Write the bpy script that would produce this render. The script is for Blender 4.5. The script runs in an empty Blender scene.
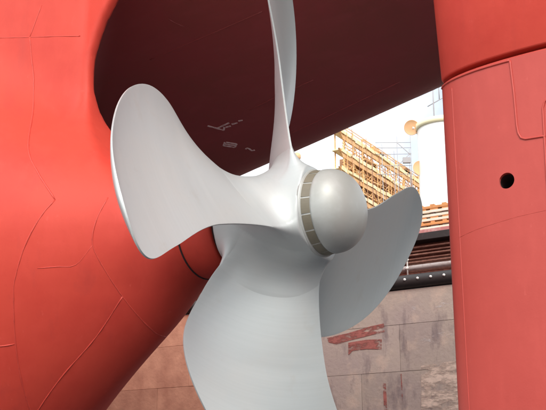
import bpy, bmesh, math, random
import numpy as np
from mathutils import Vector, Matrix
from mathutils.bvhtree import BVHTree
random.seed(7); rng = np.random.default_rng(7)
PI = math.pi
SC = bpy.context.scene
COL = SC.collection

# ------------------------------------------------------------------ camera
H = 4.4                                    # height of the shaft axis above the dock floor
cam_d = bpy.data.cameras.new('camera'); cam = bpy.data.objects.new('camera', cam_d); COL.objects.link(cam)
M = Matrix(((0.854372431, 0.147011881, 0.498432799),
            (0.519661091, -0.242281365, -0.819299756),
            (0.000314181, 0.959003257, -0.283394873)))
cam.matrix_world = Matrix.Translation((4.5031257, -8.50696157, 1.62739194)) @ M.to_4x4()
cam_d.sensor_width = 36; cam_d.lens = 66.0067; cam_d.clip_start = 0.1; cam_d.clip_end = 3000
SC.camera = cam

# ------------------------------------------------------------------ sky, sun, exposure
SUN_EL, SUN_AZ = math.radians(42), math.radians(-58)    # azimuth from +X towards +Y: low behind the camera, veiled by thin cloud
w = bpy.data.worlds.new('World'); SC.world = w; w.use_nodes = True
nt = w.node_tree; nt.nodes.clear()
sky = nt.nodes.new('ShaderNodeTexSky'); sky.sky_type = 'NISHITA'; sky.sun_disc = False
sky.sun_elevation = SUN_EL; sky.sun_rotation = PI/2 - SUN_AZ
sky.air_density = 0.8; sky.dust_density = 6.0; sky.ozone_density = 0.6; sky.altitude = 0
bg = nt.nodes.new('ShaderNodeBackground'); bg.inputs['Strength'].default_value = 0.11
wo = nt.nodes.new('ShaderNodeOutputWorld')
tc = nt.nodes.new('ShaderNodeTexCoord'); cn = nt.nodes.new('ShaderNodeTexNoise'); cn.inputs['Scale'].default_value = 2.6; cn.inputs['Detail'].default_value = 7; cn.inputs['Roughness'].default_value = .55
cr_ = nt.nodes.new('ShaderNodeMapRange'); cr_.inputs['From Min'].default_value = .36; cr_.inputs['From Max'].default_value = .56; cr_.inputs['To Min'].default_value = .25; cr_.inputs['To Max'].default_value = .97
cb = nt.nodes.new('ShaderNodeBackground'); cb.inputs['Color'].default_value = (0.94, 0.975, 1.0, 1); cb.inputs['Strength'].default_value = 1.1   # bright thin cloud
ms = nt.nodes.new('ShaderNodeMixShader'); L_ = nt.links
cm = nt.nodes.new('ShaderNodeMapping'); cm.inputs['Location'].default_value = (.3, 1.7, .4); L_.new(tc.outputs['Generated'], cm.inputs['Vector']); L_.new(cm.outputs[0], cn.inputs['Vector']); L_.new(cn.outputs['Fac'], cr_.inputs['Value']); L_.new(cr_.outputs[0], ms.inputs[0])
L_.new(sky.outputs[0], bg.inputs['Color']); L_.new(bg.outputs[0], ms.inputs[1]); L_.new(cb.outputs[0], ms.inputs[2]); L_.new(ms.outputs[0], wo.inputs['Surface'])
sl = bpy.data.lights.new('sun', 'SUN'); sl.energy = 1.15; sl.angle = math.radians(26); sl.color = (1.0, 0.97, 0.92)
sun = bpy.data.objects.new('sun', sl); COL.objects.link(sun)
sd = Vector((math.cos(SUN_EL)*math.cos(SUN_AZ), math.cos(SUN_EL)*math.sin(SUN_AZ), math.sin(SUN_EL)))
sun.rotation_euler = sd.to_track_quat('Z', 'Y').to_euler(); sun.location = sd*60
vs = SC.view_settings; vs.view_transform = 'Standard'; vs.look = 'None'; vs.exposure = 0.93; vs.gamma = 1.0
SC.cycles.max_bounces = 10; SC.cycles.diffuse_bounces = 5

# ------------------------------------------------------------------ helpers
def link(name, me, m=None, parent=None):
    o = bpy.data.objects.new(name, me); COL.objects.link(o)
    if m is not None and me is not None and not me.materials: me.materials.append(m)
    if parent: o.parent = parent
    return o
def thing(name, label, cat, loc=(0, 0, 0), group=None):
    o = bpy.data.objects.new(name, None); COL.objects.link(o); o.location = loc; o.empty_display_size = 0.2
    o['label'] = label; o['category'] = cat
    if group: o['group'] = group
    return o
def setting(name, me, m, kind='structure'):
    o = link(name, me, m); o['kind'] = kind; return o
class MB:
    def __init__(s): s.v = []; s.f = []; s.sm = []
    def add(s, vs, fs, smooth=False):
        b = len(s.v); s.v += [tuple(v) for v in vs]; s.f += [tuple(i+b for i in f) for f in fs]; s.sm += [smooth]*len(fs)
    def box(s, x0, x1, y0, y1, z0, z1):
        s.add([(x, y, z) for z in (z0, z1) for y in (y0, y1) for x in (x0, x1)],
              [(0, 2, 3, 1), (4, 5, 7, 6), (0, 1, 5, 4), (2, 6, 7, 3), (0, 4, 6, 2), (1, 3, 7, 5)])
    def bar(s, a, b, wd, ht=None, up=(0, 0, 1)):
        a, b = Vector(a), Vector(b); d = (b-a).normalized(); ht = ht or wd
        r = d.cross(Vector(up));
        if r.length < 1e-4: r = d.cross(Vector((1, 0, 0)))
        r.normalize(); u = r.cross(d)
        vs = [p+r*sx*wd/2+u*sy*ht/2 for p in (a, b) for sx, sy in ((-1, -1), (1, -1), (1, 1), (-1, 1))]
        s.add(vs, [(0, 1, 2, 3), (7, 6, 5, 4), (0, 4, 5, 1), (1, 5, 6, 2), (2, 6, 7, 3), (3, 7, 4, 0)])
    def tube(s, pts, r, n=8, closed=False, squash=None):
        pts = [Vector(p) for p in pts]; m = len(pts); rings = []
        prev = None
        for i, p in enumerate(pts):
            t = (pts[min(i+1, m-1)]-pts[max(i-1, 0)]).normalized()
            ref = prev if prev is not None else (Vector((0, 0, 1)) if abs(t.z) < .9 else Vector((1, 0, 0)))
            a = t.cross(ref).cross(t); a.normalize(); b = t.cross(a); prev = a
            rr = r[i] if hasattr(r, '__len__') else r
            rings.append([p+(a*math.cos(k*2*PI/n)+b*math.sin(k*2*PI/n))*rr for k in range(n)])
        vs = [v for rg in rings for v in rg]; fs = []
        for i in range(m-1):
            for k in range(n): fs.append((i*n+k, i*n+(k+1) % n, (i+1)*n+(k+1) % n, (i+1)*n+k))
        s.add(vs, fs, True); b0 = len(s.v)-m*n
        s.add([], []);
        s.f.append(tuple(b0+k for k in reversed(range(n)))); s.sm.append(False)
        s.f.append(tuple(b0+(m-1)*n+k for k in range(n))); s.sm.append(False)
    def revolve_x(s, prof, n=64, smooth=True, cap0=True, cap1=True):
        # prof: list of (x, r) round the local X axis
        b = len(s.v); m = len(prof)
        for x, r in prof:
            for k in range(n):
                a = 2*PI*k/n; s.v.append((x, -r*math.sin(a), r*math.cos(a)))
        for i in range(m-1):
            for k in range(n):
                s.f.append((b+i*n+k, b+(i+1)*n+k, b+(i+1)*n+(k+1) % n, b+i*n+(k+1) % n)); s.sm.append(smooth)
        if cap0: s.f.append(tuple(b+k for k in range(n))); s.sm.append(False)
        if cap1: s.f.append(tuple(b+(m-1)*n+k for k in reversed(range(n)))); s.sm.append(False)
    def mesh(s, name):
        me = bpy.data.meshes.new(name); me.from_pydata(s.v, [], s.f)
        me.polygons.foreach_set('use_smooth', s.sm[:len(me.polygons)]); me.update(); return me
    def build(s, name, m, parent=None, bevel=0, fix=True):
        me = s.mesh(name)
        if fix or bevel:
            bm = bmesh.new(); bm.from_mesh(me)
            if fix: bmesh.ops.recalc_face_normals(bm, faces=bm.faces)
            if bevel:
                es = [e for e in bm.edges if len(e.link_faces) == 2 and e.calc_face_angle(0) > 0.6]
                bmesh.ops.bevel(bm, geom=es, offset=bevel, segments=2, profile=0.5, affect='EDGES')
            bm.to_mesh(me); bm.free()
        return link(name, me, m, parent)

# ------------------------------------------------------------------ materials
def mat(name, col, rough=0.6, metal=0.0, noise=None, bump=None, spec=0.5, coat=0.0):
    """noise: list of (scale, colour, lo, hi, amount, stretch) layers mixed over the base colour; bump: (scale, strength, distance)"""
    m = bpy.data.materials.new(name); m.use_nodes = True; n = m.node_tree; L = n.links
    p = n.nodes['Principled BSDF']
    p.inputs['Roughness'].default_value = rough; p.inputs['Metallic'].default_value = metal
    p.inputs['Specular IOR Level'].default_value = spec; p.inputs['Coat Weight'].default_value = coat
    p.inputs['Base Color'].default_value = (*col, 1)
    geo = n.nodes.new('ShaderNodeNewGeometry'); cur = None
    for (sc, c2, lo, hi, amt, st) in (noise or []):
        mp = n.nodes.new('ShaderNodeMapping'); mp.inputs['Scale'].default_value = st; L.new(geo.outputs['Position'], mp.inputs['Vector'])
        t = n.nodes.new('ShaderNodeTexNoise'); t.inputs['Scale'].default_value = sc; t.inputs['Detail'].default_value = 6; t.inputs['Roughness'].default_value = 0.62
        L.new(mp.outputs[0], t.inputs['Vector'])
        r = n.nodes.new('ShaderNodeMapRange'); r.inputs['From Min'].default_value = lo; r.inputs['From Max'].default_value = hi; r.inputs['To Max'].default_value = amt
        L.new(t.outputs['Fac'], r.inputs['Value'])
        mx = n.nodes.new('ShaderNodeMix'); mx.data_type = 'RGBA'; L.new(r.outputs[0], mx.inputs['Factor'])
        if cur is None: mx.inputs['A'].default_value = (*col, 1)
        else: L.new(cur, mx.inputs['A'])
        mx.inputs['B'].default_value = (*c2, 1); cur = mx.outputs['Result']
    if cur is not None: L.new(cur, p.inputs['Base Color'])
    if bump:
        prev = None
        for (sc, stn, dist, st) in bump:
            mp = n.nodes.new('ShaderNodeMapping'); mp.inputs['Scale'].default_value = st; L.new(geo.outputs['Position'], mp.inputs['Vector'])
            t = n.nodes.new('ShaderNodeTexNoise'); t.inputs['Scale'].default_value = sc; t.inputs['Detail'].default_value = 5
            L.new(mp.outputs[0], t.inputs['Vector'])
            b = n.nodes.new('ShaderNodeBump'); b.inputs['Strength'].default_value = stn; b.inputs['Distance'].default_value = dist
            L.new(t.outputs['Fac'], b.inputs['Height'])
            if prev: L.new(prev, b.inputs['Normal'])
            prev = b.outputs[0]
        L.new(prev, p.inputs['Normal'])
    return m
I3 = (1, 1, 1)
red = mat('red_antifouling', (0.56, 0.055, 0.034), 0.62, spec=.32, noise=[(0.9, (0.50, 0.038, 0.026), .45, .7, .8, I3), (6, (0.60, 0.062, 0.042), .5, .75, .6, (1, 1, .35)), (45, (0.47, 0.040, 0.03), .58, .75, .4, I3), (3.2, (0.44, 0.045, 0.034), .57, .72, .55, (1, 1, .18)), (14, (0.62, 0.09, 0.065), .66, .74, .5, (1, 1, .5))],
          bump=[(1.7, .22, .035, I3), (9, .10, .006, (1, 1, .3)), (75, .10, .004, I3)])
red2 = mat('red_rudder_paint', (0.43, 0.050, 0.036), 0.5, noise=[(1.2, (0.39, 0.042, 0.03), .45, .7, .8, I3), (7, (0.47, 0.060, 0.044), .5, .75, .6, (1, 1, .3)), (3.5, (0.37, 0.042, 0.032), .57, .72, .5, (1, 1, .15)), (16, (0.52, 0.09, 0.07), .66, .74, .5, (1, 1, .5))],
           bump=[(2.2, .2, .025, I3), (10, .10, .006, (1, 1, .3)), (80, .10, .004, I3)])
red_weld = mat('weld_bead_paint', (0.54, 0.053, 0.034), 0.55, noise=[(30, (0.40, 0.035, 0.026), .5, .7, .7, I3)])
dark_gap = mat('dark_gap', (0.03, 0.012, 0.012), 0.8)
prop_grey = mat('propeller_grey', (0.425, 0.462, 0.465), 0.33, noise=[(1.5, (0.445, 0.468, 0.46), .45, .65, .8, I3), (9, (0.41, 0.435, 0.43), .6, .75, .4, I3), (3.5, (0.40, 0.405, 0.385), .60, .72, .45, I3)], spec=0.5, coat=.10, metal=.15)
def turned(m):      # concentric grinding marks round the shaft axis
    n = m.node_tree; L = n.links; p = n.nodes['Principled BSDF']; src = p.inputs['Base Color'].links[0].from_socket
    tc = n.nodes.new('ShaderNodeTexCoord'); sp = n.nodes.new('ShaderNodeSeparateXYZ'); L.new(tc.outputs['Object'], sp.inputs[0])
    cx = n.nodes.new('ShaderNodeCombineXYZ'); L.new(sp.outputs['Y'], cx.inputs[0]); L.new(sp.outputs['Z'], cx.inputs[1])
    ln = n.nodes.new('ShaderNodeVectorMath'); ln.operation = 'LENGTH'; L.new(cx.outputs[0], ln.inputs[0])
    sc = n.nodes.new('ShaderNodeMath'); sc.operation = 'MULTIPLY'; sc.inputs[1].default_value = 55; L.new(ln.outputs['Value'], sc.inputs[0])
    v = n.nodes.new('ShaderNodeCombineXYZ'); L.new(sc.outputs[0], v.inputs[0]); L.new(sp.outputs['X'], v.inputs[1]); L.new(sp.outputs['Y'], v.inputs[2])
    t = n.nodes.new('ShaderNodeTexNoise'); t.inputs['Scale'].default_value = 1.0; t.inputs['Detail'].default_value = 4; t.inputs['Roughness'].default_value = .7; L.new(v.outputs[0], t.inputs['Vector'])
    r = n.nodes.new('ShaderNodeMapRange'); r.inputs['From Min'].default_value = .35; r.inputs['From Max'].default_value = .65; r.inputs['To Min'].default_value = .975; r.inputs['To Max'].default_value = 1.018; L.new(t.outputs['Fac'], r.inputs['Value'])
    h = n.nodes.new('ShaderNodeHueSaturation'); L.new(r.outputs[0], h.inputs['Value']); L.new(src, h.inputs['Color']); L.new(h.outputs[0], p.inputs['Base Color'])
    rr = n.nodes.new('ShaderNodeMapRange'); rr.inputs['From Min'].default_value = .3; rr.inputs['From Max'].default_value = .7; rr.inputs['To Min'].default_value = .38; rr.inputs['To Max'].default_value = .48; L.new(t.outputs['Fac'], rr.inputs['Value']); L.new(rr.outputs[0], p.inputs['Roughness'])
    b = n.nodes.new('ShaderNodeBump'); b.inputs['Strength'].default_value = .025; b.inputs['Distance'].default_value = .002; L.new(t.outputs['Fac'], b.inputs['Height']); L.new(b.outputs[0], p.inputs['Normal'])
cap_grey = prop_grey.copy(); cap_grey.name = 'shaded_cap_grey'  # darker copy of the propeller grey: weaker light on the cap painted in
for q in cap_grey.node_tree.nodes:
    if q.type == 'MIX': q.inputs['A'].default_value = (.345, .355, .335, 1)
    if q.type == 'BSDF_PRINCIPLED': q.inputs['Coat Weight'].default_value = 0; q.inputs['Roughness'].default_value = .44
turned(prop_grey)
plate_tan = mat('plate_tan', (0.165, 0.148, 0.108), 0.5, noise=[(14, (0.15, 0.135, 0.10), .45, .65, .8, I3)])
white_mark = mat('white_mark', (0.85, 0.74, 0.72), 0.7, noise=[(18, (0.45, 0.25, 0.23), .5, .65, .8, I3)])
concrete = mat('concrete_floor', (0.066, 0.075, 0.08), 0.85, noise=[(0.3, (0.05, 0.048, 0.045), .4, .65, .8, I3), (4, (0.10, 0.092, 0.085), .5, .7, .5, I3)])

# ------------------------------------------------------------------ dock floor and quays (the dock is a pit with paved ground round it)
floor_m = mat('dock_floor_mix', (0.31, 0.295, 0.28), 0.88, noise=[(0.3, (0.15, 0.145, 0.14), .4, .65, .8, I3), (4, (0.24, 0.225, 0.21), .5, .7, .5, I3)])
_n = floor_m.node_tree; _p = _n.nodes['Principled BSDF']; _src = _p.inputs['Base Color'].links[0].from_socket      # dark zone added under the ship to cut bounce light from the floor
_g = _n.nodes.new('ShaderNodeNewGeometry'); _x = _n.nodes.new('ShaderNodeSeparateXYZ'); _n.links.new(_g.outputs['Position'], _x.inputs[0])
_t = _n.nodes.new('ShaderNodeTexNoise'); _t.inputs['Scale'].default_value = .7; _n.links.new(_g.outputs['Position'], _t.inputs['Vector'])
_a = _n.nodes.new('ShaderNodeMath'); _a.operation = 'MULTIPLY_ADD'; _a.inputs[1].default_value = 2.5; _n.links.new(_t.outputs['Fac'], _a.inputs[0]); _n.links.new(_x.outputs['Y'], _a.inputs[2])
_r = _n.nodes.new('ShaderNodeMapRange'); _r.inputs['From Min'].default_value = -4.9; _r.inputs['From Max'].default_value = -3.9; _n.links.new(_a.outputs[0], _r.inputs['Value'])
_m = _n.nodes.new('ShaderNodeMix'); _m.data_type = 'RGBA'; _n.links.new(_r.outputs[0], _m.inputs['Factor']); _n.links.new(_src, _m.inputs['A']); _m.inputs['B'].default_value = (.032, .042, .054, 1); _n.links.new(_m.outputs['Result'], _p.inputs['Base Color'])
b = MB(); b.add([(-90, -48, 0), (60, -48, 0), (60, 15.3, 0), (-90, 15.3, 0)], [(0, 1, 2, 3)]); setting('dock_floor', b.mesh('dock_floor'), floor_m)
b = MB(); QZ = 7.2
b.box(-900, 900, 15.3, 1400, -1, QZ); b.box(-900, 900, -1400, -48, -1, QZ)
b.box(-900, -90, -48, 15.3, -1, QZ - .002); b.box(60, 900, -48, 15.3, -1, QZ - .002)
setting('quay_ground', b.mesh('quay_ground'), concrete)

# ------------------------------------------------------------------ the ship's stern: an implicit half-breadth body, meshed with surface nets
def tab(xs, ys):
    g = np.arange(-41, 9, .05); t = np.interp(g, xs, ys); k = np.hanning(15); k /= k.sum()
    tp = np.pad(t, 7, mode='edge'); t = np.convolve(tp, k, 'valid')
    return lambda x: np.interp(x, g, t)
_rx = [-40, -14, -9, -6, -4, -3.4, -3, -2.6, -2.2, -2.0, -1.8, -1.68, -1.5, -1.3]
t_ry = tab(_rx, [8, 5.6, 4.4, 3.2, 1.98, 1.57, 1.30, 1.03, .76, .65, .565, .515, .47, .44])
t_rd = tab(_rx, [3.6, 3.6, 3.6, 3.4, 2.62, 2.13, 1.80, 1.48, 1.17, 1.01, .78, .535, .47, .44])
t_ru = tab(_rx, [3, 3, 3, 2.4, 1.7, 1.4, 1.15, .9, .72, .65, .58, .52, .47, .44])
t_nd = tab(_rx, [6, 4, 3, 2.2, 1.7, 1.62, 1.6, 1.6, 1.65, 1.7, 1.8, 1.95, 2, 2])
t_n = tab(_rx, [6, 4, 3.2, 2.7, 2.3, 2.2, 2.15, 2.1, 2.05, 2, 2, 2, 2, 2])
t_W = tab([-40, -25, -14, -6, 0, 8], [9, 9, 7.6, 5.9, 5.0, 4.6])
def t_arch(z): return -.07-np.interp(z, [5.3, 5.75, 6.24, 6.5, 6.9, 7.3, 8], [.22, .17, .14, .17, .24, .27, .25])+np.interp(z, [4.4, 5.0, 5.3, 5.51, 5.68, 5.85, 6.05, 6.24, 6.5, 6.68, 6.86, 7.1, 7.33, 7.45, 7.8, 8.1, 8.4, 8.7, 9.0, 9.4],
                                [-2.2, -2.5, -2.68, -2.78, -2.86, -2.93, -2.99, -3.02, -3.02, -3.00, -2.96, -2.87, -2.76, -2.69, -2.46, -2.17, -1.8, -1.25, -.5, .5])
def zu(x, y):       # underside of the counter: flat on the far side, veed up steeply on the near side
    s_ = np.sqrt(y*y+.04)
    return 8.34 + .10*(x+4.4) + np.where(y < 0, 2.0*(s_-.2), -.28*(s_-.2))
def smin(a, b, k):
    h = np.clip(.5+.5*(b-a)/k, 0, 1); return b*(1-h)+a*h-k*h*(1-h)
def smax(a, b, k): return -smin(-a, -b, k)
def Fhull(x, y, z):
    ay = np.abs(y); dz = z-H
    ry, rd, ru, n = t_ry(x), t_rd(x), t_ru(x), t_n(x)
    rz = np.where(dz < 0, rd, ru); n = np.where(dz < 0, t_nd(x), n);
    A = ((ay/ry)**n+(np.abs(dz)/rz)**n+1e-9)**(1/n)-1
    A = A*np.minimum(ry, rz)
    A = np.maximum(A, x+1.35)
    d = t_arch(z)-x
    e = np.clip(-3.32-x, 0, 50); wn = .085+1.10*e*e/(e+.06)/(1+.09*np.clip(e-.5, 0, 50))
    B = smax((ay-wn)*.75, -d, .07)
    B = smax(B, H+.1-z, .3); B = smax(B, z-11, .2)
    U = smin(A, B, .8)
    W = t_W(x)
    Cc = smax(zu(x, y)-z, ay-W, 1.0); Cc = smax(Cc, z-14, .2); Cc = smax(Cc, x-7.6, .4)
    return smax(smin(U, Cc, .4), -40-x, .05)
def surface_nets(xs, ys, zs, F):
    X, Y, Z = np.meshgrid(xs, ys, zs, indexing='ij')
    V = F(X, Y, Z); ins = V < 0
    nx, ny, nz = V.shape
    c = np.zeros((nx-1, ny-1, nz-1), int)
    for i in (0, 1):
        for j in (0, 1):
            for k in (0, 1): c += ins[i:nx-1+i, j:ny-1+j, k:nz-1+k]
    act = (c > 0) & (c < 8); idx = -np.ones(c.shape, int); ii = np.argwhere(act); idx[act] = np.arange(len(ii))
    P = np.zeros((len(ii), 3)); cnt = np.zeros(len(ii)); G = (xs, ys, zs)
    corners = [(i, j, k) for i in (0, 1) for j in (0, 1) for k in (0, 1)]
    for a in corners:
        for bx in range(3):
            if a[bx]: continue
            bb = list(a); bb[bx] = 1
            ia = ii+np.array(a); ib = ii+np.array(bb)
            va = V[tuple(ia.T)]; vb = V[tuple(ib.T)]; cr = (va < 0) != (vb < 0)
            t = np.where(cr, va/np.where(cr, va-vb, 1), 0)
            pa = np.stack([G[q][ia[:, q]] for q in range(3)], 1); pb = np.stack([G[q][ib[:, q]] for q in range(3)], 1)
            P += np.where(cr[:, None], pa+(pb-pa)*t[:, None], 0); cnt += cr
    P /= cnt[:, None]; quads = []
    for ax in range(3):
        o = [q for q in range(3) if q != ax]
        s0 = [slice(None)]*3; s1 = [slice(None)]*3; s0[ax] = slice(0, -1); s1[ax] = slice(1, None)
        e = np.argwhere(ins[tuple(s0)] != ins[tuple(s1)]); lim = c.shape
        ok = (e[:, o[0]] > 0) & (e[:, o[0]] < lim[o[0]]) & (e[:, o[1]] > 0) & (e[:, o[1]] < lim[o[1]])
        e = e[ok]
        q = []
        for d0, d1 in ((-1, -1), (0, -1), (0, 0), (-1, 0)):
            f = e.copy(); f[:, o[0]] += d0; f[:, o[1]] += d1; q.append(idx[tuple(f.T)])
        q = np.stack(q, 1); flip = ins[tuple(e.T)] ^ (ax == 1)
        q[~flip] = q[~flip][:, ::-1]; quads.append(q)
    return P, np.vstack(quads)
def graded(pts):   # [(start, step), ... , (end, None)]
    o = []
    for (a, h), (b_, _) in zip(pts[:-1], pts[1:]): o += list(np.linspace(a, b_, max(2, int(round((b_-a)/h))), endpoint=False))
    return np.array(o+[pts[-1][0]])
gx = graded([(-40.6, 1.5), (-14, .5), (-7, .2), (-5.2, .075), (-1.3, .11), (2, .25), (8.1, None)])
gyh = graded([(0.0, .05), (.4, .075), (2.2, .12), (4, .16), (8.5, .4), (10, None)])[1:]
gy = np.concatenate([-gyh[::-1], [-0.0], gyh])
gz = graded([(.3, .12), (1.8, .075), (8.6, .14), (10, .5), (14.6, None)])
P, Q = surface_nets(gx, gy, gz, Fhull)
def grad(p, e=.01):
    g = np.stack([(Fhull(*(p+np.eye(3)[k]*e).T)-Fhull(*(p-np.eye(3)[k]*e).T))/(2*e) for k in range(3)], 1); return g
for _ in range(3):
    g = grad(P); g2 = (g*g).sum(1, keepdims=True)+1e-6
    st = Fhull(*P.T)[:, None]*g/g2; ln = np.linalg.norm(st, axis=1, keepdims=True); P = P-st*np.minimum(1, .08/np.maximum(ln, 1e-9))
N = grad(P, .03); N /= np.linalg.norm(N, axis=1, keepdims=True)+1e-9
ship = thing('ship_stern', 'huge red painted ship stern in dry dock, overhanging the grey propeller', 'ship hull', (0, 0, 0))
me = bpy.data.meshes.new('hull'); me.from_pydata(P.tolist(), [], Q.tolist()); me.polygons.foreach_set('use_smooth', [True]*len(me.polygons))
me.normals_split_custom_set_from_vertices(N.tolist()); me.update()
maroon = mat('shaded_underside_red', (0.33, 0.070, 0.070), 0.55, noise=[(.8, (0.28, 0.075, 0.062), .42, .64, .8, I3), (4, (0.36, 0.085, 0.085), .5, .7, .6, (.4, 1, 1)), (22, (0.24, 0.06, 0.058), .6, .75, .5, I3)],
             bump=[(2.0, .12, .03, I3), (60, .08, .004, I3)], spec=.5)        # counter underside: hull red made darker and duller, its shade painted in
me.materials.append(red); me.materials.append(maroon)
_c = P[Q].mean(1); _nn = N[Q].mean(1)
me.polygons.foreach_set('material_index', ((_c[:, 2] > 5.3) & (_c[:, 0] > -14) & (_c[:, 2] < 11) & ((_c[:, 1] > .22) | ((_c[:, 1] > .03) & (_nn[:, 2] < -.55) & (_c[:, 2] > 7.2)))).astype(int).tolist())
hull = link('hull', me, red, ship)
hull_bvh = BVHTree.FromPolygons([tuple(v) for v in P], [tuple(q) for q in Q])
def side(x, z):     # point of the near flank at station x, height z
    h = hull_bvh.ray_cast(Vector((x, -30, z)), Vector((0, 1, 0))); return h[0], h[1]
def under(x, y):    # point of the overhang's underside
    h = hull_bvh.ray_cast(Vector((x, y, H+1.2)), Vector((0, 0, 1))); return h[0], h[1]
# rope guard between hull and propeller, with a near-black core painting the gap's shade behind it
g = MB(); g.revolve_x([(-1.75, .50), (-1.66, .515), (-1.30, .50), (-1.165, .49), (-1.155, .46)], 64)
o = g.build('rope_guard', red, ship); o.location = (0, 0, H)
g = MB(); g.revolve_x([(-1.3, .43), (-1.05, .43)], 48)
o = g.build('gap_shade_core', dark_gap, ship); o.location = (0, 0, H)
# weld seams between the hull plates, laid on the hull surface, and the painted marks under the counter
def snap(p): h = hull_bvh.find_nearest(Vector(p)); return h[0], h[1]
def dense(l, step=.06):
    l = [Vector(p) for p in l]; o = []
    m = len(l); e = [2*l[0]-l[1]]+l+[2*l[-1]-l[-2]]
    for i in range(m-1):
        n = max(2, int((l[i+1]-l[i]).length/step)); p0, p1, p2, p3 = e[i:i+4]
        for k in range(n):
            u = k/n; o.append(.5*((2*p1)+(p2-p0)*u+(2*p0-5*p1+4*p2-p3)*u*u+(3*p1-p0-3*p2+p3)*u**3))
    return o+[l[-1]]
def seam(l, r, m):
    pts = [q[0]-q[1]*r*.3 for q in (snap(p) for p in dense(l))]; k = len(pts); fade = [min(1, .7+(i/3), .7+((k-1-i)/3)) for i in range(k)]
    pts = [p-q[1]*r*.8*(1-f) for p, q, f in zip(pts, [snap(p) for p in pts], fade)]; mb = MB(); mb.tube(pts, [r*.74*(.75+.5*random.random()) for _ in pts], 8); mb.build('weld_seam', m, ship)
FLANK = [[(-4.19, -1.14, 6.94),(-3.95, -0.89, 6.99),(-3.71, -0.64, 7.04),(-3.47, -0.39, 7.1),(-3.3, -0.22, 7.13),(-3.36, -0.27, 7.12)], [(-3.71, -0.64, 7.04),(-3.68, -0.61, 6.75),(-3.65, -0.58, 6.5),(-3.6, -0.61, 6.03),(-3.21, -1.02, 5.36),(-2.96, -1.1, 5.01),(-2.71, -1.07, 4.67)], [(-2.71, -1.07, 4.67),(-2.8, -1.16, 4.49),(-2.93, -1.24, 4.17),(-3.04, -1.25, 3.81),(-3.08, -1.21, 3.61),(-3.19, -1.02, 3.18),(-3.32, -0.76, 2.85),(-3.5, -0.4, 2.6)], [(-3.43, -1.25, 3.16),(-3.31, -1.11, 3.15),(-3.19, -1.02, 3.18)], [(-2.26, -0.74, 4.69),(-2.33, -0.84, 4.42),(-2.35, -0.85, 4.18),(-2.27, -0.73, 3.92),(-2.18, -0.54, 3.66),(-2.12, -0.23, 3.44),(-2.19, 0.2, 3.38)], [(-2.18, -0.54, 3.66),(-2.56, -0.5, 3.27),(-3.04, -0.48, 2.92),(-3.53, -0.4, 2.58)], [(-2.84, -1.14, 3.93),(-2.66, -1.02, 3.95),(-2.51, -0.92, 3.97),(-2.35, -0.85, 4.18)], [(-3.63, -0.56, 7.49),(-3.67, -0.6, 7.27),(-3.71, -0.64, 7.04)]]
for i, l in enumerate(FLANK): seam(l, (.011, .016, .013, .010, .013, .011, .007, .008)[i], red_weld)
g = MB(); g.revolve_x([(-1.545, .50), (-1.54, .5175), (-1.525, .5175), (-1.52, .50)], 64, cap0=False, cap1=False)
o = g.build('weld_seam', dark_gap, ship); o.location = (0, 0, H)
UNDER = [[(-3.09, 4.5, 7.26),(-2.49, 4.41, 7.35),(-1.73, 4.28, 7.46),(-1.0, 4.16, 7.57)], [(-3.36, 3.71, 7.46),(-2.73, 3.62, 7.55),(-2.13, 3.55, 7.63)], [(-3.32, 1.54, 8.07),(-3.28, 1.65, 8.04),(-3.21, 1.77, 8.02)], [(-4.06, 2.09, 7.84),(-2.79, 2.05, 7.98),(-2.08, 2.02, 8.06)]]
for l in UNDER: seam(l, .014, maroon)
MARKS = [[(-4.17, 3.74, 7.37),(-4.0, 3.95, 7.33)], [(-4.06, 3.86, 7.35),(-3.82, 3.83, 7.38)], [(-4.0, 3.95, 7.33),(-3.95, 3.89, 7.35)], [(-3.93, 3.9, 7.35),(-3.84, 3.91, 7.36)], [(-3.8, 3.88, 7.37),(-3.7, 3.89, 7.38)], [(-3.66, 3.86, 7.39),(-3.59, 3.87, 7.39)], [(-4.14, 4.23, 7.24),(-4.01, 4.34, 7.22)], [(-4.19, 4.25, 7.22),(-4.05, 4.37, 7.21)], [(-4.23, 4.28, 7.21),(-4.09, 4.4, 7.19)], [(-4.16, 4.22, 7.24),(-4.23, 4.28, 7.21)], [(-4.01, 4.34, 7.22),(-4.08, 4.4, 7.19)], [(-3.95, 4.52, 7.17),(-3.91, 4.51, 7.18),(-3.89, 4.55, 7.17),(-3.88, 4.6, 7.16),(-3.83, 4.61, 7.16)]]
for l in MARKS:
    pts = [snap(p) for p in dense(l, .03)]; mb = MB(); vs = []
    for i, (p, n) in enumerate(pts):
        t = (pts[min(i+1, len(pts)-1)][0]-pts[max(i-1, 0)][0]).normalized(); b_ = n.cross(t)*.014*(.8+.4*random.random())
        vs += [p+n*.004-b_, p+n*.004+b_, p-n*.002+b_, p-n*.002-b_]
    k = len(pts); mb.add(vs, [(4*i+a, 4*i+(a+1)%4, 4*i+4+(a+1)%4, 4*i+4+a) for i in range(k-1) for a in range(4)]+[(0, 1, 2, 3), (4*k-1, 4*k-2, 4*k-3, 4*k-4)])
    mb.build('draft_mark', white_mark, ship)

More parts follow.
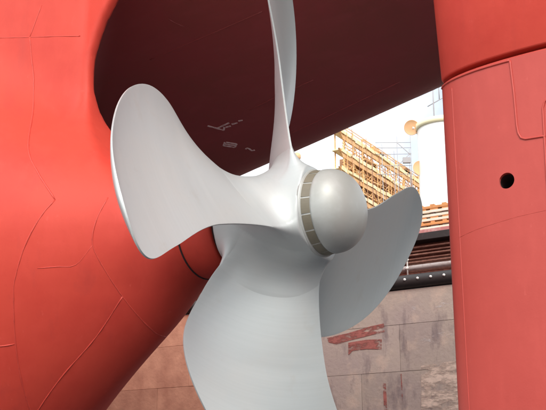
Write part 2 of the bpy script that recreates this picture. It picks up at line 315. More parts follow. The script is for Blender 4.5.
# ------------------------------------------------------------------ propeller (fitted sections: r, angle, axial position along the blade edge)
CT = np.array([[0.341, 0.678, -0.183], [0.79, 0.369, -0.301], [1.532, 0.287, -0.324], [2.319, 0.348, -0.267], [2.813, 0.358, -0.201], [2.965, 0.218, -0.23],
               [2.755, -0.024, -0.507], [2.25, -0.349, -0.831], [1.633, -0.624, -1.074], [0.981, -0.679, -1.083], [0.314, -0.828, -0.868]])
def spline(Pc, t):
    m = len(Pc); t = np.clip(t, 0, 1)*(m-1-1e-9); i = t.astype(int); u = (t-i)[:, None]
    E = np.vstack([2*Pc[0]-Pc[1], Pc, 2*Pc[-1]-Pc[-2]]); p0, p1, p2, p3 = E[i], E[i+1], E[i+2], E[i+3]
    return .5*((2*p1)+(-p0+p2)*u+(2*p0-5*p1+4*p2-p3)*u*u+(-p0+3*p1-3*p2+p3)*u**3)
def cart(c): return np.stack([c[..., 2], -c[..., 0]*np.sin(c[..., 1]), c[..., 0]*np.cos(c[..., 1])], -1)
def blade_mesh():
    nv, nu = 90, 40; sm = 0.515
    v = 1-(1-np.linspace(0, 1, nv))**1.6
    A = spline(CT, v*sm); B_ = spline(CT, 1-v*(1-sm))
    u = .5-.5*np.cos(np.linspace(0, PI, nu))
    mid = A[:, None]*(1-u)[None, :, None]+B_[:, None]*u[None, :, None]
    S = cart(mid)
    du = np.gradient(S, axis=1); dv = np.gradient(S, axis=0)
    n_ = np.cross(du, dv); n_ /= np.linalg.norm(n_, axis=2, keepdims=True)+1e-9
    n_[-1] = n_[-2]
    if n_[nv//3, nu//2, 0] < 0: n_ = -n_            # towards aft = pressure face
    r = mid[..., 0]; ch = np.linalg.norm(S[:, 0]-S[:, -1], axis=1)[:, None]
    taper = np.clip((1-v)/.12, 0, 1)[:, None]**.5
    th = (.022+.105*np.clip((2.97-r)/2.6, 0, 1)**1.3)
    prof = (4*u*(1-u))[None, :]**.75
    half = .5*(th*prof*taper+.016)
    camb = .030*ch*(4*u*(1-u))[None, :]*np.clip((r-.95)/.6, 0, 1)**1.5
    a = S-n_*camb[..., None]+n_*half[..., None]
    b_ = S-n_*camb[..., None]-n_*half[..., None]
    vs = np.concatenate([a.reshape(-1, 3), b_.reshape(-1, 3)]); K = nv*nu; fs = []
    for i in range(nv-1):
        for j in range(nu-1):
            p = i*nu+j; fs.append((p, p+1, p+nu+1, p+nu)); fs.append((K+p, K+p+nu, K+p+nu+1, K+p+1))
        for j, s_ in ((0, 1), (nu-1, -1)):
            p = i*nu+j; q = (p, p+nu, K+p+nu, K+p); fs.append(q if s_ == 1 else q[::-1])
    for j in range(nu-1):
        p = (nv-1)*nu+j; fs.append((p, p+1, K+p+1, K+p))
    mb = MB(); mb.add(vs, fs, True); me = mb.mesh('blade')
    bm = bmesh.new(); bm.from_mesh(me); bmesh.ops.remove_doubles(bm, verts=bm.verts, dist=1e-5); bmesh.ops.recalc_face_normals(bm, faces=bm.faces)
    for e in bm.edges:
        if len(e.link_faces) == 2 and e.calc_face_angle(0) > .9: e.smooth = False
    bm.to_mesh(me); bm.free(); return me
prop = thing('ship_propeller', 'large pale grey four bladed ship propeller with domed hub cap', 'propeller', (0, 0, H))
hb = MB(); hb.revolve_x([(-.135, .40), (-.135, .449), (-.118, .447), (-.106, .441), (-.102, .4285), (-.004, .417), (.0, .30)], 96)
link('band_ring', hb.mesh('band_ring'), cap_grey, prop)
# hub with the wide fillets that run out into the blade roots
_sa = np.linspace(0, .46, 200); _ca = spline(CT, _sa); _cb = spline(CT, 1-_sa*.485/.515)
def _mono(c, q): o = np.argsort(c[:, 0]); return lambda r: np.interp(r, c[o, 0], c[o, q])
thA, xA, thB, xB = _mono(_ca, 1), _mono(_ca, 2), _mono(_cb, 1), _mono(_cb, 2)
def Fhub(x, y, z):
    r = np.hypot(y, z)+1e-9; th = np.arctan2(-y, z)
    F = r-np.interp(x, [-1.2, -1.12, -1.09, -.9, -.6, -.35, -.18, -.1], [.44, .466, .478, .485, .484, .470, .452, .446])
    ta, xa, tb, xb = thA(r), xA(r), thB(r), xB(r)
    tk = .022+.105*np.clip((2.97-r)/2.6, 0, 1)**1.3
    stub = None
    for k in range(4):
        t = (th-k*PI/2+PI) % (2*PI)-PI
        px, py = x-xb, r*(t-tb); dx, dy = xa-xb, r*(ta-tb); L2 = dx*dx+dy*dy
        h = np.clip((px*dx+py*dy)/L2, .015, .985); d = np.hypot(px-h*dx, py-h*dy)
        f = d-(.5*tk*(4*h*(1-h))**.75+.0075)+.05*np.clip((r-.64)/.36, 0, 3)**2.2
        stub = f if stub is None else np.minimum(stub, f)
    F = smin(F, stub, .30)
    F = smax(F, x+.118, .02); F = smax(F, -1.12-x, .02)
    return F
hx = np.arange(-1.16, -.08, .02); hy = np.arange(-1.08, 1.081, .0225)
HP, HQ = surface_nets(hx, hy, hy, Fhub)
def hgrad(p, e): return np.stack([(Fhub(*(p+np.eye(3)[k]*e).T)-Fhub(*(p-np.eye(3)[k]*e).T))/(2*e) for k in range(3)], 1)
for _ in range(3):
    g = hgrad(HP, .004); g2 = (g*g).sum(1, keepdims=True)+1e-6; stp = Fhub(*HP.T)[:, None]*g/g2; ln_ = np.linalg.norm(stp, axis=1, keepdims=True); HP = HP-stp*np.minimum(1, .02/np.maximum(ln_, 1e-9))
HN = hgrad(HP, .008); HN /= np.linalg.norm(HN, axis=1, keepdims=True)+1e-9
hm = bpy.data.meshes.new('hub'); hm.from_pydata(HP.tolist(), [], HQ.tolist()); hm.polygons.foreach_set('use_smooth', [True]*len(hm.polygons)); hm.normals_split_custom_set_from_vertices(HN.tolist()); hm.update()
link('hub', hm, prop_grey, prop)
cp = MB(); pr = [(-.004, .40), (-.003, .420), (.008, .426), (.03, .424)]
for k in range(1, 25):
    a = k/24*PI/2; pr.append((0.03+.315*math.sin(a)**1.0, .424*max(math.cos(a), 0.002)**.92))
cp.revolve_x(pr, 96); link('hub_cap', cp.mesh('hub_cap'), cap_grey, prop)
pm = MB(); n_ = 6
for k in range(n_+1):
    a = math.radians(-10.2+20.4*k/n_)
    for x, r in ((-.097, .405), (-.097, .4335), (-.008, .419), (-.008, .40)): pm.v.append((x, -r*math.sin(a), r*math.cos(a)))
for k in range(n_):
    for j in range(3): pm.f.append((4*k+j, 4*k+j+1, 4*k+5+j, 4*k+4+j)); pm.sm.append(False)
pm.f += [(0, 1, 2, 3), tuple(4*n_+q for q in (3, 2, 1, 0))]; pm.sm += [False]*2
plate = pm.build('cover_plate', plate_tan, prop)
for k in range(16):
    q = plate if k == 0 else plate.copy()
    if k: COL.objects.link(q); q.parent = prop
    q.rotation_euler = (math.radians(22.5*k+5), 0, 0)
bl = link('blade', blade_mesh(), prop_grey, prop)
for k in range(4):
    q = bl if k == 0 else bl.copy()
    if k: COL.objects.link(q); q.parent = prop
    q.rotation_euler = (k*PI/2, 0, 0)

# ------------------------------------------------------------------ rudder and the fixed horn above it
def naca(xi, t): return 5*t*(.2969*np.sqrt(xi)-.126*xi-.3516*xi**2+.2843*xi**3-.1036*xi**4)
CH = 4.6; RLE = 1.25; TH = .165
def foil(grow=0.0, le=RLE, n=36):
    xi = .5-.5*np.cos(np.linspace(0, PI, n)); h = naca(xi, TH)*CH+grow
    up = [(le-grow+x*(CH+2*grow), -hh) for x, hh in zip(xi, h)]; lo = [(x, -y) for x, y in up[1:-1][::-1]]
    return up+lo
def rud_y(x): return -naca(np.clip((x-RLE)/CH, 0, 1), TH)*CH
def loft(levels):
    mb = MB(); m = len(levels[0][1]); vs = [(x, y, z) for z, pts in levels for x, y in pts]; fs = []
    for i in range(len(levels)-1):
        for k in range(m): fs.append((i*m+k, i*m+(k+1) % m, (i+1)*m+(k+1) % m, (i+1)*m+k))
    mb.add(vs, fs, True); b0 = 0
    mb.f.append(tuple(reversed(range(m)))); mb.sm.append(False)
    mb.f.append(tuple((len(levels)-1)*m+k for k in range(m))); mb.sm.append(False)
    return mb
rudder = thing('rudder', 'tall pinkish red rudder blade with a round lifting hole behind the propeller', 'rudder', (0, 0, 0))
mb = loft([(1.3, foil(-.03)), (1.33, foil()), (5.44, foil()), (5.455, foil(-.012))])
rb = mb.build('rudder_blade', red2, rudder)
cut = MB(); HX, HZ = 1.92, 4.31
cut.v = []; ring = [(HX+.072*math.cos(2*PI*k/40), HZ+.072*math.sin(2*PI*k/40)) for k in range(40)]
cut.add([(x, y, z) for y in (-1.5, 1.5) for x, z in ring], [(k, (k+1) % 40, 40+(k+1) % 40, 40+k) for k in range(40)]+[tuple(range(40)), tuple(reversed(range(40, 80)))])
co = cut.build('cutter', None)
md = rb.modifiers.new('hole', 'BOOLEAN'); md.operation = 'DIFFERENCE'; md.object = co; md.solver = 'EXACT'
dg = bpy.context.evaluated_depsgraph_get(); nm = bpy.data.meshes.new_from_object(rb.evaluated_get(dg)); rb.modifiers.clear(); rb.data = nm; nm.name = 'rudder_blade'
bpy.data.objects.remove(co)
if not nm.materials: nm.materials.append(red2)
ln = []
for p in nm.polygons:                       # smooth foil normals round the drilled hole
    for li in p.loop_indices:
        v = nm.vertices[nm.loops[li].vertex_index].co
        if abs(p.normal.z) > .5 or (math.hypot(p.center.x-HX, p.center.z-HZ) < .0715 and abs(p.normal.y) < .5): ln.append(p.normal[:]); continue
        x0 = min(max(v.x-RLE, .001), CH-.01); e = max(.0008, x0*.02)
        dy = (naca((x0+e)/CH, TH)-naca((x0-min(e, x0*.9))/CH, TH))*CH/(e+min(e, x0*.9)); t_ = Vector((-dy, 1, 0)).normalized()
        ln.append((t_.x, -t_.y if v.y < 0 else t_.y, 0))
nm.polygons.foreach_set('use_smooth', [True]*len(nm.polygons)); nm.normals_split_custom_set(ln); nm.update()
sl_ = MB(); sl_.add([(HX+r*math.cos(2*PI*k/40), y, HZ+r*math.sin(2*PI*k/40)) for y, r in ((-.29, .0715), (.29, .0715)) for k in range(40)],
                    [(k, (k+1) % 40, 40+(k+1) % 40, 40+k) for k in range(40)], True); sl_.build('hole_shade_lining', dark_gap, rudder)  # near-black lining paints the shade inside the hole
mb = loft([(5.40, foil(-.10)), (5.60, foil(-.10))]); mb.build('gap_filler', dark_gap, rudder)  # dark filler added in the gap so no light shows through
mb = loft([(5.50, foil(-.012)), (5.515, foil()), (7.2, foil(.03, RLE-.04)), (9.6, foil(.07, RLE-.10))])
mb.build('rudder_horn', red, ship)
def bead(pts, r, m, parent, name='weld_seam', nrm=None):
    mb = MB(); mb.tube(pts, r, 8); return mb.build(name, m, parent)
def on_rudder(poly, step=.03, sink=-.001):
    out = []
    for (x0, z0), (x1, z1) in zip(poly[:-1], poly[1:]):
        n = max(2, int(math.hypot(x1-x0, z1-z0)/step))
        for k in range(n): t = k/n; out.append((x0+(x1-x0)*t, z0+(z1-z0)*t))
    out.append(poly[-1]); return [(x, float(rud_y(x))+sink, z) for x, z in out]
bead(on_rudder([(1.262, 5.425), (1.30, 5.425), (1.4, 5.425), (1.7, 5.425), (2.03, 5.42)]), .011, red2, rudder)
bead(on_rudder([(2.03, 5.42), (2.045, 5.1), (2.05, 4.79), (2.058, 4.72), (2.08, 4.67), (2.12, 4.65), (2.30, 4.64)]), .010, red2, rudder)
bead(on_rudder([(2.8, 5.0), (2.38, 4.98), (2.32, 4.96), (2.295, 4.90), (2.29, 4.7), (2.28, 4.2), (2.28, 3.5), (2.31, 3.43), (2.38, 3.4), (3.3, 3.4), (3.38, 3.43), (3.4, 3.5), (3.4, 4.9), (3.38, 4.97), (3.3, 5.0), (2.8, 5.0)]), .010, red2, rudder)
bead(on_rudder([(1.40, 3.90), (1.6, 3.93), (2.0, 3.97), (2.6, 4.0)], sink=.0012), .0022, red2, rudder)
bead(on_rudder([(1.41, 5.35), (1.41, 4.5), (1.41, 3.5), (1.41, 2.3), (1.41, 1.4)], sink=.003), .0055, red2, rudder)

#BACKGROUND
#--- far dock wall
def wall_mat():
    m = mat('dock_wall_concrete', (0.46, 0.385, 0.335), 0.85, noise=[(0.55, (0.41, 0.335, 0.315), .42, .62, .8, I3), (1.6, (0.60, 0.47, 0.39), .52, .68, .7, I3),
            (3.2, (0.22, 0.175, 0.18), .54, .70, .75, (1, 1, .35)), (11, (0.42, 0.36, 0.34), .60, .72, .6, (1, 1, .6)), (34, (0.14, 0.10, 0.10), .62, .74, .6, I3)],
            bump=[(9, .5, .02, I3), (50, .35, .006, I3)], spec=.25)
    n = m.node_tree; L = n.links; p = n.nodes['Principled BSDF']; src = p.inputs['Base Color'].links[0].from_socket
    geo = n.nodes.new('ShaderNodeNewGeometry'); sx = n.nodes.new('ShaderNodeSeparateXYZ'); L.new(geo.outputs['Position'], sx.inputs[0])
    nz = n.nodes.new('ShaderNodeTexNoise'); nz.inputs['Scale'].default_value = .6; nz.inputs['Detail'].default_value = 5; L.new(geo.outputs['Position'], nz.inputs['Vector'])
    ma = n.nodes.new('ShaderNodeMath'); ma.operation = 'MULTIPLY_ADD'; ma.inputs[1].default_value = 5.0; L.new(nz.outputs['Fac'], ma.inputs[0]); L.new(sx.outputs['X'], ma.inputs[2])
    mr = n.nodes.new('ShaderNodeMapRange'); mr.inputs['From Min'].default_value = -7.4; mr.inputs['From Max'].default_value = -9.0; mr.inputs['To Max'].default_value = .88; L.new(ma.outputs[0], mr.inputs['Value'])
    n2 = n.nodes.new('ShaderNodeTexNoise'); n2.inputs['Scale'].default_value = 2.2; n2.inputs['Detail'].default_value = 8; L.new(geo.outputs['Position'], n2.inputs['Vector'])
    rp = n.nodes.new('ShaderNodeValToRGB'); rp.color_ramp.elements[0].position = .35; rp.color_ramp.elements[0].color = (.52, .24, .155, 1); rp.color_ramp.elements[1].position = .68; rp.color_ramp.elements[1].color = (.70, .36, .235, 1); L.new(n2.outputs['Fac'], rp.inputs[0])
    mx = n.nodes.new('ShaderNodeMix'); mx.data_type = 'RGBA'; L.new(mr.outputs[0], mx.inputs['Factor']); L.new(src, mx.inputs['A']); L.new(rp.outputs[0], mx.inputs['B'])
    oi = n.nodes.new('ShaderNodeObjectInfo'); vr = n.nodes.new('ShaderNodeMapRange'); vr.inputs['To Min'].default_value = .86; vr.inputs['To Max'].default_value = 1.12; L.new(oi.outputs['Random'], vr.inputs['Value'])
    hs = n.nodes.new('ShaderNodeHueSaturation'); L.new(vr.outputs[0], hs.inputs['Value']); L.new(mx.outputs['Result'], hs.inputs['Color']); L.new(hs.outputs[0], p.inputs['Base Color'])
    return m
WY = 15.0
wallm = wall_mat()
rust = mat('rusty_steel', (0.20, 0.085, 0.06), 0.75, noise=[(6, (0.30, 0.15, 0.11), .45, .65, .8, I3), (20, (0.09, 0.045, 0.035), .5, .7, .8, I3)], bump=[(30, .3, .005, I3)])
tar = mat('black_rubber', (0.028, 0.024, 0.024), 0.55, noise=[(12, (0.06, 0.05, 0.048), .55, .75, .7, I3)], bump=[(25, .3, .006, I3)])
boltm = mat('bolt_white', (0.80, 0.79, 0.76), 0.5, noise=[(30, (0.6, 0.5, 0.45), .55, .7, .6, I3)])
pinkc = mat('pink_coping', (0.42, 0.26, 0.235), 0.8, noise=[(7, (0.28, 0.15, 0.14), .5, .7, .8, I3)], bump=[(25, .3, .008, I3)])
galv = mat('weathered_pipe', (0.40, 0.36, 0.35), 0.55, noise=[(8, (0.27, 0.2, 0.18), .5, .7, .8, I3)])
joint = mat('joint_mortar', (0.16, 0.125, 0.115), 0.95)
wall = thing('dock_wall', 'stained grey and rust coloured concrete dock wall behind the propeller', 'dock wall', (-10, WY, 0))
b = MB(); b.box(-26, 18, -.02, .28, 0, 6.84); b.build('backing', joint, wall)
rows = [(0, 1.2), (1.2, 2.4), (2.4, 3.58), (3.58, 4.76), (4.76, 5.95), (5.95, 6.84)]
PW = 3.3
for i, (z0, z1) in enumerate(rows):
    pm = MB(); pm.box(.004, PW-.004, -.10, .04, .003, z1-z0-.003); base = None; off = (i % 2)*1.6+[0, .5, .2, .35, 0.1, .7][i]
    for k in range(14):
        x0 = -25.6+k*PW-off*.6
        if base is None: base = pm.build('concrete_panel', wallm, wall, bevel=.006); o = base
        else: o = base.copy(); COL.objects.link(o); o.parent = wall
        o.location = (x0, rng.uniform(-.006, .006), z0)
def flaky(name, col, cover):
    m = mat(name, col, .7, noise=[(9, tuple(c*.72 for c in col), .45, .65, .8, I3)]); n = m.node_tree; L = n.links
    geo = n.nodes.new('ShaderNodeNewGeometry'); t = n.nodes.new('ShaderNodeTexNoise'); t.inputs['Scale'].default_value = 4; t.inputs['Detail'].default_value = 8; t.inputs['Roughness'].default_value = .7
    mp = n.nodes.new('ShaderNodeMapping'); mp.inputs['Scale'].default_value = (.55, 1, 1.6); L.new(geo.outputs['Position'], mp.inputs[0]); L.new(mp.outputs[0], t.inputs['Vector'])
    r = n.nodes.new('ShaderNodeMapRange'); r.inputs['From Min'].default_value = cover; r.inputs['From Max'].default_value = cover+.16; L.new(t.outputs['Fac'], r.inputs['Value']); L.new(r.outputs[0], n.nodes['Principled BSDF'].inputs['Alpha']); return m
red_fl = flaky('red_paint_strokes', (0.40, 0.135, 0.115), .41); pale_fl = flaky('pale_paint_patch', (0.66, 0.53, 0.45), .40); white_fl = flaky('white_smears', (0.72, 0.68, 0.66), .56)
def patch(name, pts, m, y=-.110):    # a thin coat of paint, world x and z
    mb = MB(); n = len(pts); f = [(x+10, y, z) for x, z in pts]; k = [(x+10, y+.004, z) for x, z in pts]
    mb.add(f+k, [tuple(range(n)), tuple(reversed(range(n, 2*n)))]+[(i, n+i, n+(i+1) % n, (i+1) % n) for i in range(n)]); return mb.build(name, m, wall)
patch('paint_stroke', [(-8.05, 5.78), (-7.4, 5.86), (-6.75, 5.98), (-6.38, 6.02), (-6.36, 5.80), (-6.8, 5.74), (-7.4, 5.66), (-7.75, 5.58), (-8.0, 5.66)], red_fl)
patch('paint_stroke', [(-7.42, 5.60), (-6.9, 5.64), (-6.45, 5.62), (-6.47, 5.36), (-6.9, 5.40), (-7.3, 5.38), (-7.42, 5.28)], red_fl, -.113)
patch('paint_stroke', [(-5.96, 4.70), (-5.935, 4.70), (-5.925, 4.1), (-5.95, 4.0)], red_fl); patch('paint_stroke', [(-6.46, 4.5), (-6.38, 4.48), (-6.36, 3.8), (-6.45, 3.8)], red_fl)
patch('pale_paint_patch', [(-5.40, 4.86), (-5.0, 4.9), (-4.4, 4.93), (-4.2, 3.6), (-4.7, 3.5), (-5.45, 3.55), (-5.42, 4.2)], pale_fl)
patch('white_smear', [(-5.4, 5.6), (-4.3, 5.72), (-4.3, 5.50), (-5.4, 5.42)], white_fl, -.1085); patch('white_smear', [(-5.6, 6.45), (-4.3, 6.55), (-4.3, 6.3), (-5.6, 6.28)], white_fl, -.1085)
#--- black fender along the top of the wall, with its row of pale bolts
fend = thing('dock_fender', 'black tubular rubber fender with pale bolts along the top of the dock wall', 'fender', (-10, WY-.06, 7.04))
b = MB(); b.tube([(-26+.5*k, 0, 0) for k in range(89)], .185, 20); b.build('fender_tube', tar, fend)
bb = MB(); bb.revolve_x([(0, .036), (.022, .034), (.034, .018), (.038, .002)], 14); bo = None
for k in range(44):
    o = bo.copy() if bo else bb.build('bolt', boltm, fend); 
    if bo: COL.objects.link(o); o.parent = fend
    bo = bo or o; o.rotation_euler = (0, 0, -PI/2); o.location = (-3.9+.357*k-.003, -.182, .03)
#--- staging on the quay edge: coping, pipe rails, post, dark top beam
stg = thing('quay_staging', 'low rusty staging of pipe rails and a dark top beam above the black fender', 'staging', (-10, 15.4, 7.2))
b = MB(); b.box(-26, 20, -.1, .45, 0.0, .10); b.build('coping', pinkc, stg, bevel=.01)
for z, r, m_, y in ((.30, .075, galv, -.02), (.17, .03, rust, .05), (.46, .03, rust, .05), (.56, .028, rust, .1), (.66, .03, rust, .05), (.76, .028, rust, .1), (.86, .03, rust, .05)):
    t = MB(); t.tube([(-26+4.6*k, y, z) for k in range(11)], r, 10); t.build('pipe_rail', m_, stg)
b = MB(); b.box(-26, 20, .3, .36, .0, 1.0)
for k in range(24): b.box(-26+2*k-.03, -26+2*k+.03, .24, .30, .1, 1.0)
b.build('back_sheet', rust, stg)
pp = None
for x in (-5.86, -8.8, -11.8, -2.9):
    t = MB()
    t.tube([(0, -.06, .10), (0, -.06, .95)], .022, 8)
    for z in (.30, .52, .66, .86): t.tube([(-.03, -.075, z-.03), (.035, -.075, z+.03)], .038, 8)
    o = pp.copy() if pp else t.build('post', boltm, stg)
    if pp: COL.objects.link(o); o.parent = stg
    pp = pp or o; o.location = (x+10, 0, 0)
b = MB(); b.box(-26, 20, -.12, .4, 1.0, 1.19); b.build('top_beam', tar, stg, bevel=.01)
b = MB(); b.box(-26, 20, -.08, 2.6, 1.192, 1.29); b.build('deck', mat('pink_red_deck', (0.5, 0.2, 0.19), .7, noise=[(5, (.6, .42, .4), .5, .65, .8, I3)]), stg, bevel=.008)
#--- bundles of boards standing on the staging
cream = mat('cream_boards', (0.78, 0.70, 0.55), .7, noise=[(3, (0.82, 0.78, 0.70), .45, .65, .8, I3)]); orange_w = mat('orange_boards', (0.62, 0.30, 0.11), .7, noise=[(5, (0.42, 0.19, 0.07), .5, .7, .8, I3)]); dkw = mat('dark_timber', (0.10, 0.065, 0.045), .8)
for (x, lab, wd_) in ((-5.05, 'pile of cream and orange boards on the staging beside the white tower', 1.5), ):
    ps = thing('board_stack', lab, 'boards', (x, 16.1, 8.49))
    for k in range(7):
        b = MB(); z = k*.115; b.box(-wd_/2+rng.uniform(-.06, .06), wd_/2, -.3, .3, z, z+.07); b.build('board', [cream, cream, orange_w, cream][k % 4], ps, bevel=.006)
        b = MB()
        for q in range(4): b.box(-wd_/2+.12+.34*q, -wd_/2+.24+.34*q+.1*(k % 2), -.29, .29, z+.07, z+.115)
        b.build('spacer', [orange_w, dkw, orange_w][k % 3], ps)
#--- scaffold on the far ship block, with decks, fascias, beams, standards
yel = mat('scaffold_orange', (0.70, 0.38, 0.15), .6, noise=[(1.5, (0.78, 0.52, 0.26), .45, .65, .8, I3), (5, (0.45, 0.18, 0.06), .55, .7, .7, I3)])
crm = mat('scaffold_cream', (0.82, 0.66, 0.36), .6, noise=[(1.2, (0.84, 0.77, 0.58), .45, .65, .8, I3), (4, (.68, .45, .22), .58, .7, .6, I3)])
brn = mat('scaffold_brown', (0.42, 0.22, 0.11), .8, noise=[(.8, (0.26, 0.13, 0.07), .45, .62, .9, I3), (2.5, (.5, .26, .1), .55, .7, .7, I3)])
whitep = mat('white_tower_paint', (0.86, 0.85, 0.82), .55, noise=[(.5, (0.82, 0.79, 0.74), .5, .7, .6, I3)])
peach = mat('peach_paint', (0.78, 0.46, 0.24), .5); ylw = mat('yellow_rim', (0.84, 0.76, 0.50), .5); greyp = mat('grey_scaffold_tube', (0.36, 0.35, 0.36), .5)
blk = thing('ship_block', 'brown steel ship block wrapped in orange scaffolding in the far background', 'ship block', (-42, 84, QZ))
b = MB(); b.box(2.9, 4.1, -8.0, 13, 0, 27.2); b.build('plating', brn, blk)
for k in range(16):
    z = 27.2-1.86*k
    if z < 1: break
    b = MB(); b.bar((4.13, -8.0, z), (4.13, 13, z), .16, .10); b.build('stringer', brn, blk)
sca = thing('scaffold', 'tall orange and cream scaffold with many stacked decks on the far ship block', 'scaffold', (-36.6, 72.0, QZ))
LEV = [28.42-1.85*k for k in range(15)]
Y0, Y1 = 0.0, 24.0
for z in LEV:
    b = MB(); b.box(-1.0, .12, Y0-.5, Y1, z-.10, z-.02); b.build('deck', crm, sca)
    b = MB(); y = Y0-.7
    while y < Y1:
        l_ = rng.uniform(1.2, 3.2); a_, c_ = rng.uniform(-.10, .07, 2); hh = rng.uniform(.24, .42)
        b.bar((.16+rng.uniform(-.03, .03), y, z-.17+a_), (.16, min(y+l_, Y1), z-.17+c_), .05, hh); y += l_+rng.uniform(0, .25)
    b.build('toe_board', crm, sca)
    b = MB(); b.box(.05, .11, Y0-.3, Y1, z-.86, z-.44);
    for k in range(12): b.bar((.08, Y0+2*k, z-.9), (.08, Y0+2*k+1.0, z-1.7), .05); b.bar((.08, Y0+2*k+1.0, z-1.7), (.08, Y0+2*k+2, z-.9), .05)
    for k in range(16):
        y = rng.uniform(Y0, Y1); b.bar((-.05, y, z-.4), (-.05, y+rng.uniform(-.7, .7), z-1.75), .045+.04*rng.random())
    for k in range(4):
        y = rng.uniform(Y0, Y1-4); b.bar((.2, y, z+rng.uniform(.1, .5)), (.2, y+rng.uniform(2, 4), z+rng.uniform(.1, .5)), .05, .12)
    b.build('beam', yel, sca)
    b = MB()
    for zz in (.55, 1.0): b.tube([(.02, Y0-.3, z+zz*.62), (.02, Y1, z+zz*.62)], .04, 6)
    b.build('guard_rail', yel, sca)
    for q in range(11):
        b = MB(); y = rng.uniform(0, 23); b.box(-.5, -.2, y, y+rng.uniform(.5, 1.4), z-.02, z+rng.uniform(.35, .9)); b.build('stacked_gear', [brn, yel, dkw, crm][rng.integers(0, 4)], sca)
    b = MB(); b.add([(.1, Y0-.3, z-.1), (.1, Y0-1.0, z-.1), (.1, Y0-.3, z-.8), (-.1, Y0-.3, z-.1), (-.1, Y0-1.0, z-.1), (-.1, Y0-.3, z-.8)], [(0, 1, 2), (5, 4, 3), (0, 3, 4, 1), (1, 4, 5, 2), (2, 5, 3, 0)]); b.build('bracket', yel, sca)
for k in range(46):
    b = MB(); y = Y0+.53*k+rng.uniform(-.2, .2); z = rng.uniform(1, 24)
    if k % 2: b.tube([(.24+.1*rng.random(), y, z*.3), (.24, y+rng.uniform(-.3, .3), 28.4+rng.uniform(-1.5, .8))], .032, 6)
    else: b.tube([(.26, y, z), (.26, y+rng.uniform(-3, 3), z+rng.uniform(2, 4.5))], .032, 6)
    b.build('tube', [brn, yel, rust][k % 3], sca)
st = MB(); st.tube([(0, 0, 0), (0, 0, 28.9)], .075, 8); so = None
for k in range(13):
    for dx in (.02, -.9):
        o = so.copy() if so else st.build('standard', yel, sca)
        if so: COL.objects.link(o); o.parent = sca
        so = so or o; o.location = (dx, Y0+2*k, 0)
# tangle of tubes at the far end
tub = thing('tube_scaffold', 'tangled brown tube scaffold at the right end of the orange scaffold', 'scaffold', (-37.0, 92, QZ))
R_ = random.Random(4)
for k in range(26):
    b = MB(); y = R_.uniform(-.5, 10); z = R_.uniform(12, 27)
    if k < 9: b.tube([(R_.uniform(.3, 1.6), 1.2*k-.5, 0), (R_.uniform(.3, 1.6), 1.2*k-.5, R_.uniform(25.5, 28.5))], .07, 6)
    elif k < 19: b.tube([(R_.uniform(.3, 1.6), -1, 28-1.1*(k-9)), (R_.uniform(.3, 1.6), 10, 28-1.1*(k-9))], .07, 6)
    else: b.bar((R_.uniform(.3, 1.6), y, z), (R_.uniform(.3, 1.6), y+R_.uniform(-3, 3), z+2.5), .12, .35)
    b.build('tube' if k < 19 else 'brace', [brn, yel, rust][k % 3], tub)
# white tower with peach cowls
tw = thing('white_tower', 'round white tower with peach coloured vent cowls beside the rudder', 'tower', (-24.65, 67.4, QZ))
b = MB(); n = 48; pf = [(2.25, 0), (2.25, 24.9), (2.18, 25.1)]
vs = [(r*math.cos(2*PI*k/n), r*math.sin(2*PI*k/n), z) for r, z in pf for k in range(n)]
b.add(vs, [(i*n+k, i*n+(k+1) % n, (i+1)*n+(k+1) % n, (i+1)*n+k) for i in range(2) for k in range(n)], True); b.f.append(tuple(range(2*n, 3*n))); b.sm.append(False)
b.build('shell', whitep, tw)
b = MB(); vs = [(r*math.cos(2*PI*k/n), r*math.sin(2*PI*k/n), z) for r, z in ((2.26, 24.7), (2.36, 24.7), (2.36, 25.2), (2.2, 25.2)) for k in range(n)]
b.add(vs, [(i*n+k, i*n+(k+1) % n, ((i+1) % 4)*n+(k+1) % n, ((i+1) % 4)*n+k) for i in range(4) for k in range(n)], True); b.build('rim', ylw, tw)
for q in ((-2.42, -1.2, 25.05), (-1.75, -1.35, 21.25)):
    b = MB(); b.tube([(q[0]+.02, q[1]+.1, q[2]), (q[0]*.7, q[1]*.45, q[2]-.1)], .12, 8); b.build('cowl_neck', whitep, tw)
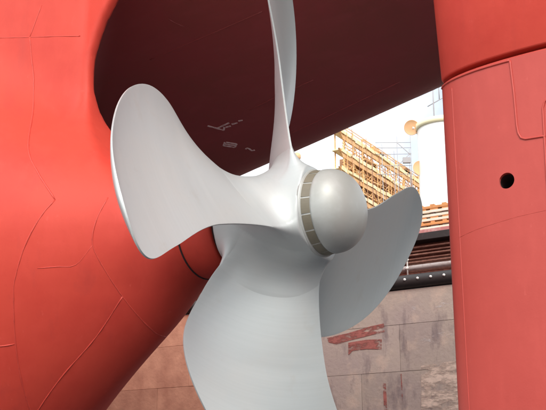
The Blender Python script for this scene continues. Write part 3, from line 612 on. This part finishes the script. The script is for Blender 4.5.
def cowl(loc, aim, r):
    b = MB(); b.revolve_x([(-.5, .02), (-.46, r*.45), (-.3, r*.8), (-.05, r*.98), (0, r), (-.02, r*.93), (-.04, r*.88), (-.05, r*.3), (-.05, .01)], 28)
    o = b.build('vent_cowl', peach, tw); o.location = loc; o.rotation_euler = Vector(aim).to_track_quat('X', 'Z').to_euler()
cowl((-2.42, -1.2, 25.05), (.25, -1, -.35), .66); cowl((-1.75, -1.35, 21.25), (.9, -1, -.1), .62)
b = MB(); b.tube([(-.65, -.4, 25.1), (-.65, -.4, 29.5)], .06, 6); b.tube([(-1.2, -.4, 27.0), (.5, -.4, 27.6)], .05, 6); b.tube([(-.65, -.4, 26.0), (.2, -.4, 25.6)], .05, 6); b.tube([(-.1, -.4, 27.4), (-.1, -.4, 29.2)], .05, 6); b.build('mast', greyp, tw)
# thin grey guard rail scaffold left of the tower
gr = thing('rail_scaffold', 'thin grey tube scaffold tower between the orange scaffold and the white tower', 'scaffold', (-30.2, 69.8, QZ))
for k, (x, y) in enumerate(((-1.1, -.6), (.1, .05), (1.15, .65), (.6, 1.6), (-.6, .9))):
    b = MB(); b.tube([(x, y, 0), (x, y, [25.3, 26.0, 26.2, 25.2, 25.0][k])], .03, 6); b.build('standard', greyp, gr)
for z in (24.3, 24.9, 23.2, 25.4, 22.4):
    b = MB(); b.tube([(-1.6, -.9, z), (1.2, .68, z)], .028, 6); b.build('guard_rail', greyp, gr)
b = MB(); b.bar((.1, .05, 23.2), (1.15, .65, 24.4), .06); b.bar((.1, .05, 25.4), (1.15, .65, 24.2), .06); b.build('brace', greyp, gr)
b = MB(); b.bar((.5, .3, 23.7), (1.1, .62, 23.7), .3, .5); b.build('deck', greyp, gr)
# lantern mast between hub and counter
lm = thing('lantern_mast', 'slim white mast with an orange lantern seen just right of the upright blade', 'mast', (-30.35, 52.24, QZ))
b = MB(); b.tube([(0, 0, 0), (0, 0, 18.6)], .10, 10); b.build('pole', whitep, lm)
b = MB(); b.revolve_x([(-.32, .02), (-.30, .16), (-.1, .27), (.1, .27), (.26, .18), (.34, .02)], 16); o = b.build('lantern', peach, lm); o.location = (0, 0, 18.85); o.rotation_euler = (0, -PI/2, 0)
